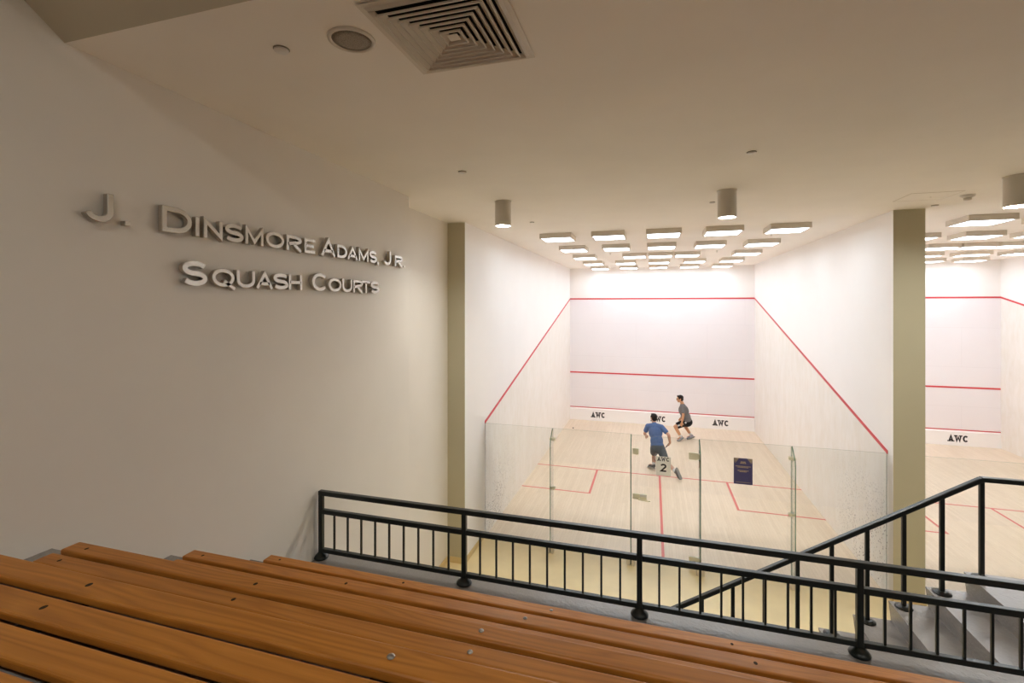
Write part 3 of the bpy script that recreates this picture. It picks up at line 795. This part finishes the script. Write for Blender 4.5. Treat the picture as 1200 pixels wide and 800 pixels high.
def person(nm, label, J, F_head, F_body, skin, hair_m, shirt_m, short_m, shoe_m, stripe=None, glasses=False, hands=None, sleeve=.62, sock_m=None, bulk=1.):
    V = {k: Vector(v) for k, v in J.items()}
    base = (V['anL'] + V['anR']) / 2; base.z = 0
    t = thing(nm, label, 'person', base)
    sh = lambda m: setattr(m, 'v', [tuple(Vector(p) - base) for p in m.v])
    hipc = (V['hipL'] + V['hipR']) / 2; shc = (V['shL'] + V['shR']) / 2
    up = (V['neck'] - hipc).normalized(); across = (V['shR'] - V['shL']).normalized(); fwd = up.cross(across).normalized()
    if fwd.dot(Vector(F_body)) < 0: fwd = -fwd
    rot = Matrix((across, fwd, across.cross(fwd))).transposed()
    b = MB()
    ch = hipc.lerp(shc, .72) + fwd * .01; wa = hipc.lerp(shc, .34)
    b.blob(ch, (.165, .115, .19), rot); b.blob(wa, (.135, .10, .17), rot); b.blob(hipc + up * .01, (.160, .115, .12), rot)
    b.cap(shc.lerp(V['shL'], .35), V['shL'], .065, .052); b.cap(shc.lerp(V['shR'], .35), V['shR'], .065, .052)
    b.cap(shc + up * .0, V['neck'], .075, .056); b.cap(V['neck'], V['head'] - (V['head'] - V['neck']).normalized() * .03, .054, .052)
    head_mesh(b, V['head'], F_head)
    for s in 'LR':
        sh_, el, ha = V['sh' + s], V['el' + s], V['ha' + s]
        b.cap(sh_, el, .048, .038); b.cap(el, el.lerp(ha, .35), .040, .040); b.cap(el.lerp(ha, .35), ha, .040, .025)
        hp, kn, an, to = V['hip' + s], V['kn' + s], V['an' + s], V['toe' + s]
        b.cap(hp, kn, .082, .054); b.cap(kn, kn.lerp(an, .3), .052, .056); b.cap(kn.lerp(an, .3), an, .056, .036)
        b.cap(an, an.lerp(to, .8), .036, .03)
        hd, pl, sd, cu = hands[s]
        hand(b, ha, hd, pl, sd, cu)
    sh(b); remeshed(b, 'body', skin, t, .006, 3)
    # shirt
    c = MB()
    c.blob(ch, (.185 * bulk, .140 * bulk, .20), rot); c.blob(wa - up * .02, (.168 * bulk, .138 * bulk, .19), rot); c.blob(hipc + up * .045, (.178 * bulk, .140 * bulk, .115), rot)
    c.cap(shc, shc + up * .045, .095, .075)
    for s in 'LR':
        sh_, el = V['sh' + s], V['el' + s]; e = sh_.lerp(el, sleeve)
        c.cap(shc.lerp(sh_, .4), sh_, .085, .066); c.cap(sh_, e, .066, .058)
        c.tube(sh_, e + (el - sh_).normalized() * .025, .066, .063)
    sh(c); remeshed(c, 'shirt', shirt_m, t, .009, 5)
    # shorts
    g = MB(); g.blob(hipc - up * .02, (.182, .150 * bulk, .15), rot)
    for s in 'LR':
        hp, kn = V['hip' + s], V['kn' + s]; e = hp.lerp(kn, .84)
        g.cap(hp, hp.lerp(kn, .5), .108, .100); g.tube(hp.lerp(kn, .25), e, .112, .100)
    sh(g); sho = remeshed(g, 'shorts', short_m, t, .009, 3)
    if stripe:
        for s in 'LR':
            hp, kn = V['hip' + s], V['kn' + s]; d = (kn - hp).normalized()
            outw = (V['hip' + s] - V['hip' + ('R' if s == 'L' else 'L')]); outw = (outw - d * outw.dot(d)).normalized()
            a = hp.lerp(kn, .10) + outw * .100; e = hp.lerp(kn, .84) + outw * .096
            m_ = MB().bar(a, e, .050, .014, up=outw); sh(m_); m_.build('side_stripe', stripe, sho, bevel=.004)
    # shoes and socks
    for s in 'LR':
        kn, an, to = V['kn' + s], V['an' + s], V['toe' + s]
        d = (to - an); shin = (kn - an).normalized()
        foot = (to - (an - Vector((0, 0, 0)))).normalized()
        F = frame(foot, shin)
        ctr = an.lerp(to, .38) - F @ Vector((0, 0, .020))
        q = MB(); ln = .134
        q.blob(ctr, (.046, ln, .040), F); q.blob(ctr + F @ Vector((0, -.07, .022)), (.042, .058, .052), F); q.cap(an + shin * .02, an, .044, .046)
        q.blob(ctr + F @ Vector((.004, .075, -.008)), (.050, .072, .030), F)
        sh(q); so = remeshed(q, 'shoe', shoe_m, t, .006, 3)
        u = MB(); poly = [(.036, -.135), (.046, -.07), (.040, 0), (.051, .07), (.044, .125), (.020, .152), (-.015, .152), (-.040, .125), (-.048, .07), (-.040, 0), (-.046, -.07), (-.036, -.135), (-.015, -.150), (.015, -.150)]
        vs = [ctr + F @ Vector((x, y, z_)) for z_ in (-.052, -.028) for x, y in poly]; n = len(poly)
        u.add(vs, [tuple(range(n))[::-1], tuple(range(n, 2 * n))] + [(k, (k + 1) % n, n + (k + 1) % n, n + k) for k in range(n)]); sh(u)
        u.build('sole', M['sole'], so, bevel=.004)
        k_ = MB().cap(an + shin * .015, an + shin * .075, .045, .044); sh(k_); remeshed(k_, 'sock', sock_m or M['sock'], t, .008, 2)
    # hair
    h = MB(); P = lambda x, y, z_: V['head'] + F_head @ Vector((x, y, z_))
    h.blob(P(0, -.022, .042), (.083, .098, .084), F_head); h.blob(P(0, -.050, -.005), (.074, .062, .075), F_head); h.blob(P(0, .040, .092), (.058, .045, .026), F_head)
    for s_ in (-1, 1): h.blob(P(s_ * .066, .012, .030), (.016, .030, .040), F_head)
    sh(h); remeshed(h, 'hair', hair_m, t, .006, 2)
    e = MB()
    for s_ in (-1, 1): e.blob(P(s_ * .030, .080, .006), (.012, .010, .007), F_head, 10, 6)
    sh(e); e.build('eyes', M['ink'], t)
    if glasses:
        q = MB()
        for s_ in (-1, 1):
            cc = [P(s_ * .034 + .024 * math.cos(a), .100, .004 + .018 * math.sin(a)) for a in [2 * PI * k / 14 for k in range(14)]]
            for k in range(14): q.tube(cc[k], cc[(k + 1) % 14], .0025, n=6)
            q.tube(P(s_ * .058, .100, .008), P(s_ * .080, -.005, .008), .0025, n=6)
        q.tube(P(-.010, .100, .006), P(.010, .100, .006), .0025, n=6)
        sh(q); q.build('glasses', M['ink'], t)
    return t, V, base
def fabric(name, col, col2=None, scale=120., rough=.85):
    m, nt, out = new_mat(name); b = bsdf(nt, out, col, rough, spec=.2)
    n = N(nt, 'ShaderNodeTexNoise', Scale=scale, Detail=3.); L(nt, coords(nt), n.inputs['Vector'])
    c2 = col2 or tuple(c * .8 for c in col)
    L(nt, ramp(nt, n.outputs[0], [(.35, c2), (.65, col)]), b.inputs['Base Color'])
    n2 = N(nt, 'ShaderNodeTexNoise', Scale=14., Detail=3.); L(nt, coords(nt), n2.inputs['Vector']); bump(nt, b, n2.outputs[0], .5, .03)
    return m
def skin(name, col):
    m, nt, out = new_mat(name); b = bsdf(nt, out, col, .5, spec=.4)
    b.inputs['Subsurface Weight'].default_value = .08; b.inputs['Subsurface Radius'].default_value = (.02, .008, .004)
    n = N(nt, 'ShaderNodeTexNoise', Scale=18., Detail=3.); L(nt, coords(nt), n.inputs['Vector'])
    L(nt, ramp(nt, n.outputs[0], [(.3, tuple(c * .92 for c in col)), (.7, col)]), b.inputs['Base Color'])
    return m
M['sole'] = plain('grey_rubber_sole', (.24, .235, .225), .6); M['sock'] = fabric('white_sock', (.7, .68, .66))
M['hair'] = fabric('dark_brown_hair', (.022, .014, .012), (.010, .007, .006), 90., .6)
sk1 = skin('fair_skin', (.58, .33, .23)); sk2 = skin('tan_skin', (.60, .31, .17))
shoe1 = fabric('grey_green_shoe', (.16, .16, .15), (.09, .09, .09), 60.)
shoe2 = fabric('grey_white_shoe', (.42, .42, .45), (.20, .20, .24), 25.)

J1 = dict(head=(3.057, 4.86, 1.345), neck=(3.066, 4.82, 1.205), shL=(2.905, 4.83, 1.125), shR=(3.255, 4.73, 1.150),
          elL=(2.825, 4.86, .915), haL=(2.85, 5.07, .80), elR=(3.430, 4.60, .985), haR=(3.462, 4.72, .755),
          hipL=(3.080, 4.63, .640), hipR=(3.225, 4.58, .650), knL=(3.062, 4.96, .360), anL=(3.058, 4.74, .105), toeL=(2.945, 4.90, .075),
          knR=(3.345, 4.46, .345), anR=(3.590, 4.20, .175), toeR=(3.650, 4.115, .045))
person('person', 'person in a blue T-shirt and grey shorts lunging away on the court', J1, frame((-.45, 1, -.05), (0, .1, 1)), (-.3, 1, 0),
       sk1, M['hair'], fabric('blue_shirt', (.105, .165, .33), (.080, .130, .27)), fabric('dark_grey_shorts', (.10, .115, .13)), shoe1,
       hands={'L': ((.1, .8, -.3), (.8, 0, -.3), 1, .7), 'R': ((-.15, .45, -.75), (-.8, .3, .1), -1, 1.15)})
J2 = dict(head=(3.876, 7.93, 1.325), neck=(3.944, 7.96, 1.185), shR=(3.985, 8.14, 1.07), shL=(3.950, 7.80, 1.085),
          elL=(3.965, 7.70, .85), haL=(3.925, 7.68, .625), elR=(4.02, 8.30, .84), haR=(3.92, 8.16, .66),
          hipL=(4.085, 7.90, .600), hipR=(4.105, 8.07, .585), knL=(3.725, 7.80, .450), anL=(3.905, 7.84, .115), toeL=(3.800, 7.72, .055),
          knR=(4.030, 8.36, .400), anR=(4.245, 8.16, .095), toeR=(4.105, 8.07, .058))
person('person', 'person in a grey T-shirt and black striped shorts crouching near the front wall', J2, frame((-1, -.05, -.12), (0, 0, 1)), (-1, 0, 0),
       sk2, M['hair'], fabric('grey_shirt', (.20, .19, .19), (.15, .145, .145)), fabric('black_shorts', (.014, .014, .016)), shoe2,
       stripe=fabric('white_stripe', (.6, .6, .6)), glasses=True, bulk=1.13,
       hands={'L': ((-.25, 0, -1), (.3, 1, 0), 1, .45), 'R': ((-.5, -.3, -.8), (0, -1, 0), -1, .6)})

# racket in the running player's right hand
hd = Vector((-.15, .45, -.75)).normalized(); wr = Vector(J1['haR'])
grip = wr + hd * .070 + Vector((-.8, .3, .1)).normalized() * .028
ra = Vector((-.30, -.35, -.30)).normalized()           # racket axis, hanging forward of the fist
t = thing('squash_racket', 'thin squash racket held low by the player in blue', 'racket', grip)
m_ = MB().tube(-ra * .07, ra * .11, .014, .013); m_.build('grip', M['ink'], t)
rk_m = plain('racket_frame', (.16, .09, .08), .35)
m_ = MB(); side_ = ra.cross(Vector((.3, 1, .2))).normalized(); c0 = ra * .47
lp = [c0 + ra * (-.145 * math.cos(a)) + side_ * (.095 * math.sin(a)) for a in [2 * PI * k / 28 for k in range(28)]]
for k in range(28): m_.tube(lp[k], lp[(k + 1) % 28], .009, n=8)
m_.tube(ra * .10, ra * .20, .008); m_.tube(ra * .20, lp[3], .0055); m_.tube(ra * .20, lp[-3], .0055)
m_.build('frame', rk_m, t, smooth=True)
m_ = MB()
for i in range(-5, 6):
    x_ = i / 6; hl = .142 * math.sqrt(1 - x_ * x_); m_.tube(c0 + side_ * (.093 * x_) - ra * hl, c0 + side_ * (.093 * x_) + ra * hl, .0008, n=4)
for i in range(-7, 8):
    x_ = i / 8; hl = .093 * math.sqrt(1 - x_ * x_); m_.tube(c0 + ra * (.142 * x_) - side_ * hl, c0 + ra * (.142 * x_) + side_ * hl, .0008, n=4)
m_.build('strings', M['white'], t)
t = None

# ------------------------------------------------------------------ world, camera, view
w = bpy.data.worlds.new('world'); sc.world = w; w.use_nodes = True
w.node_tree.nodes['Background'].inputs[0].default_value = (.5, .45, .4, 1); w.node_tree.nodes['Background'].inputs[1].default_value = .0
cam = bpy.data.cameras.new('camera'); co = bpy.data.objects.new('camera', cam); C.objects.link(co)
FPX, CX, CY = 560.352, 596.0, 357.391
cam.sensor_fit = 'HORIZONTAL'; cam.sensor_width = 36; cam.lens = 36 * FPX / 1200
cam.shift_x = (600 - CX) / 1200; cam.shift_y = (CY - 400) / 1200
cam.clip_start = .02; cam.clip_end = 100
co.location = (3.021, -8.494, 4.358); co.rotation_euler = (PI / 2, 0, .292)
sc.camera = co
sc.view_settings.view_transform = 'Standard'; sc.view_settings.look = 'None'
sc.view_settings.gamma = 1; sc.view_settings.use_curve_mapping = False; sc.view_settings.exposure = 0.35
sc.cycles.max_bounces = 16; sc.cycles.diffuse_bounces = 12; sc.cycles.transparent_max_bounces = 16
sc.cycles.caustics_reflective = False; sc.cycles.caustics_refractive = False
sc.cycles.use_denoising = True
